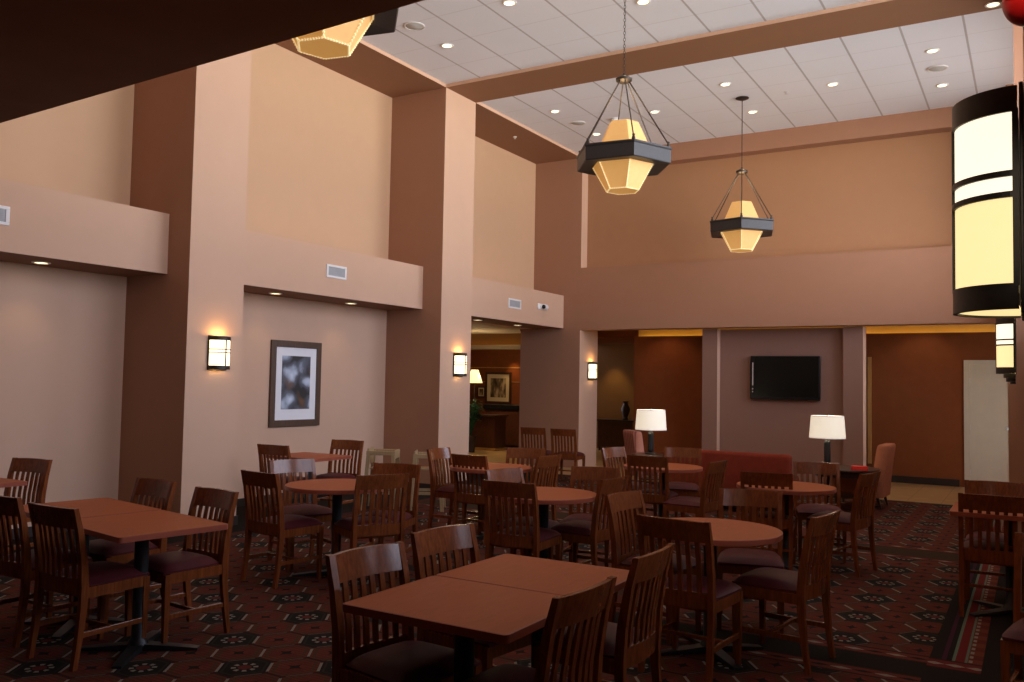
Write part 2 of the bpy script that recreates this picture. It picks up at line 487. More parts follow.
# back wall: flush pier, recessed upper panel, header over the openings
bw = MB()
bw.box(-8.78, XL + 0.015, YB, 15.77, 0, 2.651)
bw.box(-8.80, XL + 0.015, YB, 15.77, 2.651, 6.3)
bw.box(XL + 0.015, XW + 0.3, YB, 15.30, 2.651, 3.85)
bw.box(XL + 0.015, XW + 0.3, YB, 15.77, 5.73, 6.3)
struct('wall_back', bw, [M_WALL, M_ACC], dark_axes='yz')
struct('wall_back_panel', MB().box(XL + 0.015, XW + 0.3, 15.23, 15.77, 3.85, 5.73), M_ACCG)
# television partition with a shallow niche
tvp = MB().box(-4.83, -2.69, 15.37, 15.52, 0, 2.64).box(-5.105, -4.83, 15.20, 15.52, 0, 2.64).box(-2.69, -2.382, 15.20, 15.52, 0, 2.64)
struct('wall_partition', tvp, [M_WALL, M_PART], dark_axes='y')
struct('trim_2', MB().box(-2.50, -2.44, 16.44, 16.48, 0.30, 2.18), M_OAKTRIM)
# rust wall beyond the openings, cove above it
rw = MB().box(-6.97, -0.99, 16.48, 16.58, 0, 2.60).box(-0.99, -0.22, 16.48, 16.58, 2.13, 2.60).box(-0.22, 0.9, 16.48, 16.58, 0, 2.60)
struct('wall_rust', rw, M_RUST)
struct('wall_upper_rust', MB().box(-6.97, 0.9, 16.70, 16.80, 2.0, 3.1), M_COVEWALL)
struct('baseboard_back', MB().box(-6.97, -1.06, 16.462, 16.48, 0, 0.12), M_BASE)
struct('ceiling_back', MB().box(-8.78, 0.9, 15.30, 21.2, 2.95, 3.1), M_LOBBYCEIL)
struct('wall_corridor', MB().box(-14.2, -6.97, 20.0, 20.2, 0, 3.1).box(-6.97, -6.8, 16.80, 20.0, 0, 3.1), M_OLIVE)
struct('ceiling_corridor', MB().box(-9.6, -6.97, 17.0, 19.99, 2.62, 2.94), M_RUST)
struct('wall_alcove', MB().box(0.75, 0.9, 15.3, 16.48, 0, 2.95), M_RUST)
# lobby seen through the open bay
struct('wall_lobby', MB().box(-14.2, -9.75, 18.90, 19.00, 0, 2.45), M_RUST)
struct('wall_lobby_upper', MB().box(-14.2, -9.75, 19.15, 19.25, 2.0, 3.1), M_OLIVE)
struct('wall_lobby_side', MB().box(-14.2, -14.0, 10.8, 18.90, 0, 3.1).box(-14.2, -8.8, 10.8, 11.0, 0, 3.1), M_RUST)
lc = MB().box(-14.2, -8.8, 11.0, 17.6, 2.78, 3.1).box(-14.2, -8.8, 17.6, 19.10, 3.0, 3.1)
struct('ceiling_lobby', lc, M_LOBBYCEIL)
struct('beam_3', MB().box(-14.0, -9.75, 18.40, 18.89, 2.45, 2.55), M_LOBBYCEIL)
struct('trim_3', MB().box(-14.0, -9.76, 18.89, 18.90, 1.98, 2.005).box(-14.0, -9.76, 18.89, 18.90, 1.62, 1.64), M_OAKTRIM)

# window wall with pillars
WINS = ((3.40, 4.00, 1.40, 5.75), (4.05, 4.66, 2.90, 5.75), (4.72, 5.02, 1.40, 5.75), (5.08, 5.75, 2.90, 5.75), (6.85, 10.30, 2.50, 5.75), (11.35, 14.10, 2.50, 5.75))   # y0, y1, z0, z1; second and fourth openings added for more light on chairs
rwall = MB(); yy = -3.0
for a, b_, z0, z1 in WINS:
    rwall.box(XW, XW + 0.3, yy, a, 0, 6.3).box(XW, XW + 0.3, a, b_, 0, z0).box(XW, XW + 0.3, a, b_, z1, 6.3); yy = b_
rwall.box(XW, XW + 0.3, yy, YB, 0, 6.3)
struct('wall_right', rwall, M_WALL)
for i, (x, a, b_) in enumerate(((-0.012, 2.6, 3.35), (-0.137, P2[0], P2[1]), (-0.29, 14.25, YB))):
    struct('pillar_%d' % (i + 3), MB().box(x, XW, a, b_, 0, 6.3), M_ACC)
for i, (a, b_, z0, z1) in enumerate(WINS):
    w = MB()
    n = max(1, round((b_ - a) / 1.2))
    for k in range(n + 1):
        y = a + (b_ - a) * k / n
        w.box(XW + 0.10, XW + 0.17, max(a, y - 0.035), min(b_, y + 0.035), z0, z1)
    for z in [z0 + 0.03, 4.2, z1 - 0.03] + ([2.5] if z0 < 2 else []): w.box(XW + 0.105, XW + 0.165, a, b_, z - 0.03, z + 0.03)
    struct('window_%d' % (i + 1), w, M_BRONZE)
# low ceiling above the camera, wall behind it
struct('ceiling_front', MB().prism([(-8.5, -3.0), (XW, -3.0), (XW, 1.80), (-8.5, 2.155)], 2.65, 6.3), M_SLAB)
struct('wall_front', MB().box(-8.8, XW + 0.3, -3.2, -3.0, 0, 3.0), M_SLAB)
# door at the end of the alcove
dr = struct('door_1', MB().box(-0.90, -0.30, 16.51, 16.55, 0.01, 2.06, 0.004), M_DOOR)
struct('door_casing', MB().box(-0.985, -0.90, 16.45, 16.56, 0, 2.13).box(-0.30, -0.215, 16.45, 16.56, 0, 2.13).box(-0.90, -0.30, 16.45, 16.56, 2.06, 2.13), M_DOOR, dr)
MB().lathe([(0.0, 0), (0.028, 0.005), (0.03, 0.03), (0.0, 0.045)], 16, M=Matrix.Translation((-0.36, 16.50, 1.0)) @ Matrix.Rotation(R(90), 4, 'X')).build('door_handle', M_SILVER, dr, smooth=True)
hg = MB()
for z in (0.25, 1.0, 1.78): hg.box(-0.908, -0.893, 16.495, 16.512, z - 0.05, z + 0.05)
hg.build('hinge', M_SILVER, dr)

# ------------------------------------------------------------------ dining chair
def arc_y(x, half=0.2, depth=0.027):     # back panel bows away from the sitter
    return -depth * (1 - (x / half) ** 2)
POST = [(-0.245, 0.0, .026), (-0.222, 0.16, .032), (-0.206, 0.32, .040), (-0.203, 0.44, .044), (-0.213, 0.58, .040), (-0.240, 0.74, .034), (-0.275, 0.875, .026)]
def post_y(z):
    for (y0, z0, _), (y1, z1, _) in zip(POST, POST[1:]):
        if z <= z1: return y0 + (y1 - y0) * (z - z0) / (z1 - z0)
    return POST[-1][0]
def panel(mb, z0, z1, half, th, nx=12, nz=4, crown=0.0):
    g = bmesh.new()
    F, B = [], []
    for iz in range(nz + 1):
        rf, rb = [], []
        for ix in range(nx + 1):
            x = -half + 2 * half * ix / nx
            z = z0 + (z1 - z0) * iz / nz
            if iz == nz: z += crown * (1 - (x / half) ** 2)
            y = post_y(min(z, 0.875)) + arc_y(x) + 0.004
            rf.append(g.verts.new((x, y + th / 2, z))); rb.append(g.verts.new((x, y - th / 2, z)))
        F.append(rf); B.append(rb)
    for iz in range(nz):
        for ix in range(nx):
            g.faces.new((F[iz][ix], F[iz][ix + 1], F[iz + 1][ix + 1], F[iz + 1][ix]))
            g.faces.new((B[iz][ix + 1], B[iz][ix], B[iz + 1][ix], B[iz + 1][ix + 1]))
    for ix in range(nx):
        g.faces.new((F[nz][ix], F[nz][ix + 1], B[nz][ix + 1], B[nz][ix]))
        g.faces.new((F[0][ix + 1], F[0][ix], B[0][ix], B[0][ix + 1]))
    for iz in range(nz):
        g.faces.new((F[iz][0], F[iz + 1][0], B[iz + 1][0], B[iz][0]))
        g.faces.new((F[iz + 1][nx], F[iz][nx], B[iz][nx], B[iz + 1][nx]))
    bmesh.ops.recalc_face_normals(g, faces=g.faces)
    mb.take(g)
def make_chair():
    t = thing('dining_chair', 'x', 'chair')
    for s in (-1, 1):
        w = 0.032
        secs = [[(s * 0.2 - w / 2, y - d / 2, z), (s * 0.2 + w / 2, y - d / 2, z), (s * 0.2 + w / 2, y + d / 2, z), (s * 0.2 - w / 2, y + d / 2, z)] for y, z, d in POST]
        MB().sweep(None, secs).build('leg', M_WOOD, t)
    for s in (-1, 1):
        secs = []
        for z, d in ((0, .026), (0.2, .032), (0.38, .040), (0.43, .040)):
            cx = s * 0.196; cy = 0.19
            secs.append([(cx - d / 2, cy - d / 2, z), (cx + d / 2, cy - d / 2, z), (cx + d / 2, cy + d / 2, z), (cx - d / 2, cy + d / 2, z)])
        MB().sweep(None, secs).build('leg', M_WOOD, t)
    fr = MB()
    fr.box(-0.18, 0.18, 0.18, 0.205, 0.375, 0.435).box(-0.185, 0.185, -0.192, -0.172, 0.375, 0.432)
    for s in (-1, 1): fr.box(s * 0.200 - 0.012, s * 0.200 + 0.012, -0.19, 0.175, 0.375, 0.435)
    fr.build('seat_frame', M_WOOD, t)
    for s in (-1, 1): MB().box(s * 0.2 - 0.009, s * 0.2 + 0.009, -0.215, 0.18, 0.165, 0.195, 0.003).build('stretcher', M_WOOD, t)
    MB().box(-0.192, 0.192, -0.02, 0.0, 0.170, 0.192, 0.003).build('stretcher', M_WOOD, t)
    # padded seat
    g = bmesh.new(); nx = ny = 12; top = []; bot = []
    def outline(u, v):                   # superellipse-ish trapezoid
        y = -0.185 + 0.405 * v
        hw = 0.198 + 0.020 * v
        return hw * (2 * u - 1), y
    for j in range(ny + 1):
        rt, rb = [], []
        for i in range(nx + 1):
            u, v = i / nx, j / ny
            x, y = outline(u, v)
            cu, cv = 2 * u - 1, 2 * v - 1
            e = (abs(cu) ** 4 + abs(cv) ** 4)
            sh = 1 - 0.05 * (abs(cu) ** 6 * abs(cv) ** 6)
            h = 0.438 + 0.040 * max(0.0, (1 - abs(cu) ** 5)) ** 0.6 * max(0.0, (1 - abs(cv) ** 5)) ** 0.6 + 0.012 * (1 - cu * cu) * (1 - cv * cv) + 0.008
            rt.append(g.verts.new((x * sh, (y - 0.0125) * sh + 0.0125, h))); rb.append(g.verts.new((x * sh * 0.985, y * 0.985, 0.434)))
        top.append(rt); bot.append(rb)
    for j in range(ny):
        for i in range(nx):
            g.faces.new((top[j][i], top[j][i + 1], top[j + 1][i + 1], top[j + 1][i]))
            g.faces.new((bot[j][i + 1], bot[j][i], bot[j + 1][i], bot[j + 1][i + 1]))
    for k in range(nx):
        g.faces.new((top[0][k + 1], top[0][k], bot[0][k], bot[0][k + 1])); g.faces.new((top[ny][k], top[ny][k + 1], bot[ny][k + 1], bot[ny][k]))
        g.faces.new((top[k][0], top[k + 1][0], bot[k + 1][0], bot[k][0])); g.faces.new((top[k + 1][nx], top[k][nx], bot[k][nx], bot[k + 1][nx]))
    bmesh.ops.recalc_face_normals(g, faces=g.faces)
    mb = MB(); mb.take(g); se = mb.build('seat', M_VINYL, t, smooth=True); se['label'] = 'burgundy vinyl padded seat'
    bk = MB(); panel(bk, 0.760, 0.872, 0.186, 0.022, nz=5, crown=0.004)
    ba = bk.build('top_rail', M_WOOD, t, smooth=True)
    bk = MB(); panel(bk, 0.395, 0.482, 0.186, 0.020, nz=2)
    bk.build('lower_rail', M_WOOD, t, smooth=True)
    for k in range(6):
        x = -0.135 + 0.27 * k / 5
        secs = []
        for z in (0.478, 0.53, 0.58, 0.63, 0.68, 0.73, 0.766):
            y = post_y(z) + arc_y(x) + 0.004
            secs.append([(x - .0135, y - .006, z), (x + .0135, y - .006, z), (x + .0135, y + .006, z), (x - .0135, y + .006, z)])
        MB().sweep(None, secs).build('slat', M_WOOD, ba)
    return t
CHAIR = make_chair()
first = [True]
def chair(mx, my, face, label, group):
    """mx,my = centre of the top rail on plan, face = heading in degrees the sitter looks to"""
    a = R(face); off = 0.295
    loc = (mx + math.cos(a) * off, my + math.sin(a) * off, 0)
    rz = a - PI / 2
    if first[0]:
        first[0] = False
        CHAIR.location = loc; CHAIR.rotation_euler.z = rz; CHAIR['label'] = label; CHAIR['group'] = group
        return CHAIR
    return dup(CHAIR, loc, rz, label, group)

# ------------------------------------------------------------------ tables
def table_base(t):
    MB().lathe([(0.062, 0.035), (0.050, 0.06), (0.040, 0.075), (0.040, 0.66), (0.05, 0.69)], 24).build('column', M_IRON, t, smooth=True)
    f = MB()
    for k in range(4):
        Mx = Matrix.Rotation(R(45 + 90 * k), 4, 'Z')
        f.sweep(None, [[(0.0, -.04, .004), (0.0, .04, .004), (0.0, .04, .045), (0.0, -.04, .045)], [(0.30, -.03, .004), (0.30, .03, .004), (0.30, .03, .020), (0.30, -.03, .020)], [(0.345, -.026, .0), (0.345, .026, .0), (0.345, .026, .014), (0.345, -.026, .014)]], M=Mx)
    f.build('cross_base', M_IRON, t)
    p = MB()
    for k in range(2): p.box(-0.24, 0.24, -0.03, 0.03, 0.685, 0.708, M=Matrix.Rotation(R(45 + 90 * k), 4, 'Z'))
    p.build('top_bracket', M_IRON, t)
def round_table(x, y, label, dia=0.845):
    t = thing('round_table', label, 'table', (x, y, 0), 0, 'round dining tables')
    r = dia / 2
    tp = MB().lathe([(0.0, 0.709), (r - 0.004, 0.709), (r - 0.004, 0.7399), (0.0, 0.74)], 64).build('tabletop', M_TOP, t)
    MB().lathe([(r - 0.003, 0.7065), (r, 0.709), (r + 0.001, 0.724), (r, 0.738), (r - 0.004, 0.7405)], 64, cap=False).build('edge_band', M_EDGE, tp, smooth=True)
    table_base(t)
    return t
def rect_table(x0, x1, y0, y1, label, rot=0.0):
    cx, cy = (x0 + x1) / 2, (y0 + y1) / 2
    t = thing('rectangular_table', label, 'table', (cx, cy, 0), R(rot), 'rectangular dining tables')
    hx, hy = (x1 - x0) / 2, (y1 - y0) / 2
    def rr(hx, hy, c=0.022, n=5):
        pts = []
        for qx, qy, a in ((1, 1, 0), (-1, 1, 90), (-1, -1, 180), (1, -1, 270)):
            for k in range(n + 1):
                b = R(a + 90 * k / n); pts.append((qx * (hx - c) + c * math.cos(b), qy * (hy - c) + c * math.sin(b)))
        return pts
    tp = MB().prism(rr(hx - .004, hy - .004), 0.709, 0.74).build('tabletop', M_TOP, t)
    e = MB(); outer = rr(hx, hy); inner = rr(hx - .004, hy - .004); g = bmesh.new(); rows = []
    for ring, z in ((inner, .7075), (outer, .709), (outer, .7385), (inner, .7405)): rows.append([g.verts.new((*p, z)) for p in ring])
    for A, B in zip(rows, rows[1:]):
        for i in range(len(A)):
            j = (i + 1) % len(A); g.faces.new((A[i], A[j], B[j], B[i]))
    e.take(g); e.build('edge_band', M_EDGE, tp)
    table_base(t)
    return t

GC = 'wooden slat-back dining chairs'
# front pair
rect_table(-2.295, -1.545, 2.575, 3.185, 'cherry rectangular table closest to the viewer, nearer one of the joined pair')
rect_table(-2.295, -1.545, 3.190, 3.800, 'cherry rectangular table joined behind the closest one')
chair(-2.50, 2.94, -7, 'cherry slat-back chair with a white sheen on its rail, wall side of the closest table', GC)
chair(-2.54, 3.57, -8, 'cherry slat-back chair facing the second of the two joined front tables, wall side', GC)
chair(-1.36, 2.85, 177, 'cherry chair cut by the frame bottom, window side of the closest table', GC)
chair(-1.415, 3.65, 180, 'cherry chair back seen edge-on, window side of the second joined front table', GC)
# large round table beyond
round_table(-1.69, 5.21, 'round cherry table right behind the front pair, nearest of the round ones')
chair(-1.70, 4.56, 85, 'cherry chair with its back to us at the nearest round table', GC)
chair(-1.015, 5.31, 172, 'cherry chair in full side view, window side of the nearest round table', GC)
chair(-1.73, 6.22, -74, 'cherry chair facing us across the nearest round table', GC)
chair(-2.40, 5.47, -8, 'cherry chair with a pale rail, wall side of the nearest round table', GC)
# round table in the middle
round_table(-3.31, 6.05, 'round cherry table in the middle of the room behind the joined front pair')
chair(-3.31, 5.49, 93, 'cherry chair with its back to us at the middle round table', GC)
chair(-2.79, 6.29, 176, 'cherry chair seen from behind, window side of the middle round table', GC)
chair(-3.31, 7.00, -76, 'cherry chair facing us across the middle round table', GC)
chair(-3.85, 6.29, -12, 'cherry chair mostly hidden, wall side of the middle round table', GC)
# round table by the open bay
round_table(-4.79, 7.60, 'round cherry table in front of the opening to the lobby')
chair(-4.90, 8.52, -72, 'cherry chair facing us across the round table before the lobby opening', GC)
chair(-4.18, 7.78, 176, 'cherry chair seen from behind, window side of the table before the lobby opening', GC)
chair(-5.59, 7.76, 3, 'cherry chair with a bluish sheen, close to the second pillar', GC)
chair(-4.85, 7.26, 86, 'dark cherry chair with its back to us before the lobby opening table', GC)
# round table before the picture
round_table(-4.93, 5.46, 'round cherry table between the first pillar and the booster seats')
chair(-5.18, 4.81, 84, 'dark cherry chair in side view beside the first pillar, back to us', GC)
chair(-5.76, 5.75, -20, 'cherry chair with a lilac sheen on its rail, below the framed picture', GC)
chair(-4.31, 5.30, 153, 'light cherry chair seen from behind, window side of the table below the picture', GC)
chair(-4.80, 6.09, -73, 'dark cherry chair turned toward us in front of the booster seats', GC)
# small table against the wall under the picture
rect_table(-7.42, -6.66, 7.0, 7.62, 'cherry rectangular table against the wall right under the framed picture')
chair(-7.18, 6.87, 95, 'dark cherry chair at the wall table, just under the picture edge', GC)
chair(-7.13, 8.07, -79, 'dark cherry chair with the pale wall showing between its slats, by the booster seats', GC)
# pair beside the first pillar
rect_table(-4.51 - .39, -4.51 + .39, 3.32 - .33, 3.32 + .33, 'cherry rectangular table before the first pillar, window end of that pair', -9)
rect_table(-5.295 - .39, -5.295 + .39, 3.455 - .33, 3.455 + .33, 'cherry rectangular table before the first pillar, wall end of that pair', -9)
chair(-4.67, 2.84, 91, 'shadowed chair with its back to us, window end of the pair before the first pillar', GC)
chair(-5.32, 2.90, 90, 'shadowed chair cut by the frame, wall end of the pair before the first pillar', GC)
chair(-4.56, 3.92, -95, 'dark chair facing us at the first pillar foot, window end of the pair', GC)
chair(-5.30, 4.02, -93, 'dark chair facing us before the brown pillar side, wall end of the pair', GC)
# table at the wall, cut by the frame
rect_table(-7.70, -6.94, 3.42, 4.04, 'cherry rectangular table cut by the frame edge beside the plain wall')
chair(-7.40, 4.35, -79, 'dark chair with pale wall between its slats, at the table cut by the frame edge', GC)
# round table before the first table lamp
round_table(-3.42, 8.90, 'round cherry table in front of the brick red sofa')
chair(-3.42, 8.44, 96, 'dark chair with its back to us at the round table before the sofa', GC)
chair(-3.55, 9.90, -75, 'chair facing us between the sofa back and its round table', GC)
chair(-2.62, 8.36, 174, 'chair with a pale slatted back, window side of the table before the sofa', GC)
chair(-4.22, 9.33, -12, 'small distant chair, wall side of the table before the sofa', GC)
# round table before the second lamp
round_table(-1.88, 7.89, 'round cherry table in front of the lamp under the television')
chair(-1.96, 7.53, 99, 'dark chair with its back to us at the table below the television lamp', GC)
chair(-1.84, 8.95, -72, 'dark chair facing us at the table below the television lamp', GC)
chair(-1.20, 8.16, 168, 'chair seen from behind on open carpet, in front of the coral slipper chair', GC)
# table at the windows
rect_table(-0.52, 0.24, 7.02, 7.64, 'cherry table by the window pillar sconce, mostly behind a dark chair')
chair(-0.245, 7.00, 92, 'very dark chair with its back to us at the window table', GC)
chair(-0.27, 8.12, -87, 'cherry chair facing us across the window table, door behind it', GC)
chair(0.135, 5.25, -97, 'chair cut by the frame edge, bluish rail, in front of the window table', GC)
# two chairs waiting at the flush pier
chair(-7.08, 12.50, 98, 'dark chair turned away standing before the lobby opening edge of the brown pier', GC)
chair(-6.52, 12.50, 96, 'dark chair turned away standing before the middle of the brown pier', GC)

# ------------------------------------------------------------------ child seats
def high_chair(x, y, rz, label, h):
    t = thing('high_chair', label, 'high chair', (x, y, 0), rz, 'wooden child seats')
    for sx in (-1, 1):
        for sy in (-1, 1):
            a = (sx * 0.20, sy * 0.20, 0.0); b_ = (sx * 0.155, sy * 0.15, h)
            d = 0.022
            MB().sweep(None, [[(p[0] - d, p[1] - d, p[2]), (p[0] + d, p[1] - d, p[2]), (p[0] + d, p[1] + d, p[2]), (p[0] - d, p[1] + d, p[2])] for p in (a, b_)]).build('leg', M_LIGHTWOOD, t)
    MB().box(-0.15, 0.15, -0.14, 0.15, 0.50, 0.52, 0.004).build('seat', M_LIGHTWOOD, t)
    a = MB()
    for s in (-1, 1): a.box(s * 0.165 - 0.012, s * 0.165 + 0.012, -0.18, 0.18, h - 0.055, h, 0.008)
    a.build('arm', M_LIGHTWOOD, t)
    MB().box(-0.165, 0.165, 0.155, 0.180, h - 0.10, h + 0.005, 0.008).build('front_bar', M_LIGHTWOOD, t)
    MB().box(-0.165, 0.165, -0.17, -0.148, h - 0.17, h + 0.03, 0.008).build('backrest', M_LIGHTWOOD, t)
    r_ = MB()
    for s in (-1, 1): r_.box(s * 0.185 - 0.01, s * 0.185 + 0.01, -0.17, 0.17, 0.2, 0.235).box(-0.17, 0.17, s * 0.18 - 0.01, s * 0.18 + 0.01, 0.26, 0.29)
    r_.build('rail', M_LIGHTWOOD, t)
    return t
high_chair(-7.02, 8.60, R(-62), 'pale wooden child seat next to the wall table chair', 0.73)
high_chair(-6.54, 8.90, R(-58), 'pale wooden child seat closer to the second pillar', 0.70)

# ------------------------------------------------------------------ lounge furniture
def sofa():
    t = thing('sofa', 'brick red low-backed sofa with its back to the dining tables', 'sofa', (-3.43, 11.45, 0))
    MB().box(-0.83, 0.83, -0.38, -0.16, 0.14, 0.765, 0.045, 4).build('backrest', M_SOFA, t, smooth=True)
    MB().box(-0.80, 0.80, -0.16, 0.40, 0.14, 0.32, 0.03, 3).build('seat_base', M_SOFA, t, smooth=True)
    for s in (-1, 1): MB().box(s * 0.40 - 0.385, s * 0.40 + 0.385, -0.155, 0.42, 0.325, 0.46, 0.045, 4).build('seat_cushion', M_SOFA, t, smooth=True)
    for sx in (-1, 1):
        for sy in (-0.3, 0.33): MB().lathe([(0.018, 0), (0.028, 0.14)], 12, sx * 0.74, sy).build('leg', M_DARKWOOD, t, smooth=True)
sofa()

def slipper_chair(name, label, x, y, face, fab, h=0.92):
    t = thing(name, label, 'chair', (x, y, 0), R(face) - PI / 2)
    prof = [(-0.225, 0.15), (-0.245, 0.40), (-0.275, 0.65), (-0.30, h - 0.05)]
    secs = []
    n = 10
    for (y0, z) in prof:
        w = 0.30; d = 0.075
        secs.append([(-w + 0.02, y0 - d, z), (w - 0.02, y0 - d, z), (w, y0 - d + 0.03, z), (w, y0 + d - 0.03, z), (w - 0.02, y0 + d, z), (-w + 0.02, y0 + d, z), (-w, y0 + d - 0.03, z), (-w, y0 - d + 0.03, z)])
    for zz, k in ((h - 0.015, 0.90), (h, 0.72)):
        y0 = -0.305; w = 0.30 * (0.86 + 0.14 * k); d = 0.075 * k
        secs.append([(-w + 0.02, y0 - d, zz), (w - 0.02, y0 - d, zz), (w, y0 - d + 0.02, zz), (w, y0 + d - 0.02, zz), (w - 0.02, y0 + d, zz), (-w + 0.02, y0 + d, zz), (-w, y0 + d - 0.02, zz), (-w, y0 - d + 0.02, zz)])
    MB().sweep(None, secs).build('backrest', fab, t, smooth=True)
    MB().box(-0.30, 0.30, -0.13, 0.36, 0.16, 0.44, 0.05, 4).build('seat', fab, t, smooth=True)
    for sx in (-1, 1):
        for sy, l in ((-0.22, -0.05), (0.30, 0.02)):
            MB().tube([(sx * 0.25, sy + l, 0.0), (sx * 0.25, sy, 0.17)], [0.014, 0.024]).build('leg', M_DARKWOOD, t, smooth=True)
    return t
slipper_chair('slipper_chair', 'coral upholstered armless chair seen from the side before the rust wall', -2.02, 12.9, 178, M_CORAL, 0.86)
slipper_chair('striped_chair', 'pink striped upholstered chair beside the lamp near the rust wall', -5.33, 13.30, 40, M_STRIPE, 0.87)

def end_table(x, y, r, h, label):
    t = thing('end_table', label, 'table', (x, y, 0))
    MB().lathe([(0, h - .03), (r - .01, h - .03), (r, h - .02), (r, h - .006), (r - .006, h), (0, h)], 40).build('tabletop', M_DARKWOOD, t, smooth=True)
    MB().lathe([(r * .82, h - .11), (r * .82, h - .031)], 40).build('apron', M_DARKWOOD, t, smooth=True)
    for k in range(4):
        a = R(45 + 90 * k); c, s_ = math.cos(a), math.sin(a)
        MB().tube([(c * r * .78, s_ * r * .78, 0), (c * r * .74, s_ * r * .74, h - .10)], [.016, .026]).build('leg', M_DARKWOOD, t, smooth=True)
    MB().lathe([(0, .18), (r * .6, .18), (r * .6, .20), (0, .20)], 32).build('shelf', M_DARKWOOD, t)
end_table(-2.17, 12.25, 0.46, 0.56, 'round dark end table holding the lamp under the television')
end_table(-5.0, 12.5, 0.30, 0.56, 'round dark end table holding the lamp before the rust wall')
tag(MB().box(-0.10, 0.10, -0.07, 0.07, 0, 0.035, 0.004).box(-0.095, 0.095, -0.065, 0.065, 0.036, 0.055, 0.004).build('red_booklet', M_REDPAPER, None, (-1.92, 11.97, 0.56), R(12)),
    'small bright red booklet lying on the round end table', 'booklet')

def table_lamp(x, y, label):
    t = thing('table_lamp', label, 'lamp', (x, y, 0.56))
    z0 = 0.40
    MB().lathe([(0, 0), (0.085, 0), (0.085, .018), (0.05, .03), (0, .03)], 28).build('base', M_BRONZE, t, smooth=True)
    prof = [(0.028, .03)]
    for k in range(14): prof += [(0.042 + 0.004 * (k % 2), .05 + k * .02)]
    prof += [(0.03, .34), (0.014, .35), (0.014, .40)]
    MB().lathe(prof, 20).build('stem', M_IRON, t, smooth=True)
    sh = MB().lathe([(0.238, 0.37), (0.215, 0.67)], 40, cap=False).lathe([(0.233, 0.37), (0.210, 0.67)], 40, cap=False).build('lamp_shade', M_LAMPSHADE, t, smooth=True)
    MB().lathe([(0.2345, .366), (0.2395, .366), (0.2395, .376), (0.2345, .376), (0.2345, .366)], 40, cap=False).lathe([(0.210, .664), (0.2165, .664), (0.2165, .674), (0.210, .674), (0.210, .664)], 40, cap=False).build('shade_rim', M_MATBOARD, sh)
    MB().lathe([(0, .34), (0.03, .40), (0.038, .46), (0.03, .52), (0, .54)], 20).build('bulb', M_BULB, t, smooth=True)
    MB().lathe([(0.004, .54), (0.004, .675), (0.012, .68), (0.012, .695), (0, .70)], 12).tube([(-0.21, 0, 0.668), (0.21, 0, 0.668)], 0.003).build('finial', M_BRONZE, t)
table_lamp(-5.0, 12.5, 'table lamp with white drum shade before the rust wall, next to the striped chair')
table_lamp(-2.41, 12.45, 'table lamp with white drum shade below the television')

# television
tv = thing('television', 'black flat television mounted in the niche between two piers', 'television', (-3.665, 15.36, 1.40))
MB().box(-0.59, 0.59, -0.10, -0.02, 0, 0.76, 0.012).build('housing', M_TVBODY, tv)
MB().box(-0.515, 0.565, -0.1025, -0.100, 0.055, 0.735).build('screen', M_TVSCREEN, tv)
MB().box(-0.553, -0.535, -0.106, -0.100, 0.24, 0.64).box(-0.553, -0.535, -0.106, -0.100, 0.17, 0.19).box(-0.553, -0.535, -0.106, -0.100, 0.12, 0.14).build('speaker_strip', M_SILVER, tv)
MB().box(-0.25, 0.25, -0.02, 0.009, 0.15, 0.60).build('wall_bracket', M_IRON, tv)

# framed print on the wall
fp = thing('framed_picture', 'tall framed print of blue grey shapes with white mat on the pillar wall', 'picture', (XR, 8.515, 0.97))
MB().box(0.0, 0.035, -0.46, -0.375, 0, 1.14, 0.004).box(0.0, 0.035, 0.375, 0.46, 0, 1.14, 0.004).box(0.0, 0.035, -0.375, 0.375, 0, 0.088, 0.004).box(0.0, 0.035, -0.375, 0.375, 1.052, 1.14, 0.004).build('frame', M_FRAME, fp)
MB().box(0.002, 0.018, -0.375, 0.375, 0.088, 1.052).build('mat_board', M_MATBOARD, fp)
MB().box(-0.002, 0.002, -0.26, 0.26, -0.355, 0.355).build('print', M_ART, fp, (0.02, 0.0, 0.585))

# vents and camera on the soffit faces
def vent(y, z, w, h, label):
    t = thing('air_vent', label, 'vent', (XS, y, z), 0, 'white air vents on the soffits')
    MB().box(0, .014, -w / 2, w / 2, -h / 2, -h / 2 + .028, .003).box(0, .014, -w / 2, w / 2, h / 2 - .028, h / 2, .003).box(0, .014, -w / 2, -w / 2 + .035, -h / 2 + .028, h / 2 - .028, .003).box(0, .014, w / 2 - .035, w / 2, -h / 2 + .028, h / 2 - .028, .003).build('frame', M_WHITE, t)
    g = MB().box(0, .003, -w / 2 + .035, w / 2 - .035, -h / 2 + .028, h / 2 - .028)
    n = 7
    for k in range(n):
        zz = -h / 2 + .036 + (h - .072) * k / (n - 1)
        g.box(.003, .010, -w / 2 + .036, w / 2 - .036, zz - .003, zz + .003)
    g.build('grille', M_GRILLE, t)
vent(8.52, 3.015, 0.38, 0.17, 'white air vent above the framed picture')
vent(13.10, 3.00, 0.43, 0.17, 'white air vent above the lobby opening')
vent(4.09, 3.005, 0.36, 0.17, 'white air vent at the frame edge before the first pillar')
cam_t = thing('security_camera', 'white wall camera with dark lens beside the vent above the lobby opening', 'camera', (XS, 14.1, 3.03))
MB().box(0, 0.03, -0.19, 0.19, -0.055, 0.055, 0.02, 4).build('back_plate', M_WHITE, cam_t, smooth=True)
MB().sphere((0.03, 0.02, 0), 0.06, 1.2, 2.4, 0.95).build('housing', M_WHITE, cam_t, smooth=True)
MB().sphere((0.075, -0.07, -0.005), 0.04).build('lens', M_DARKGLASS, cam_t, smooth=True)

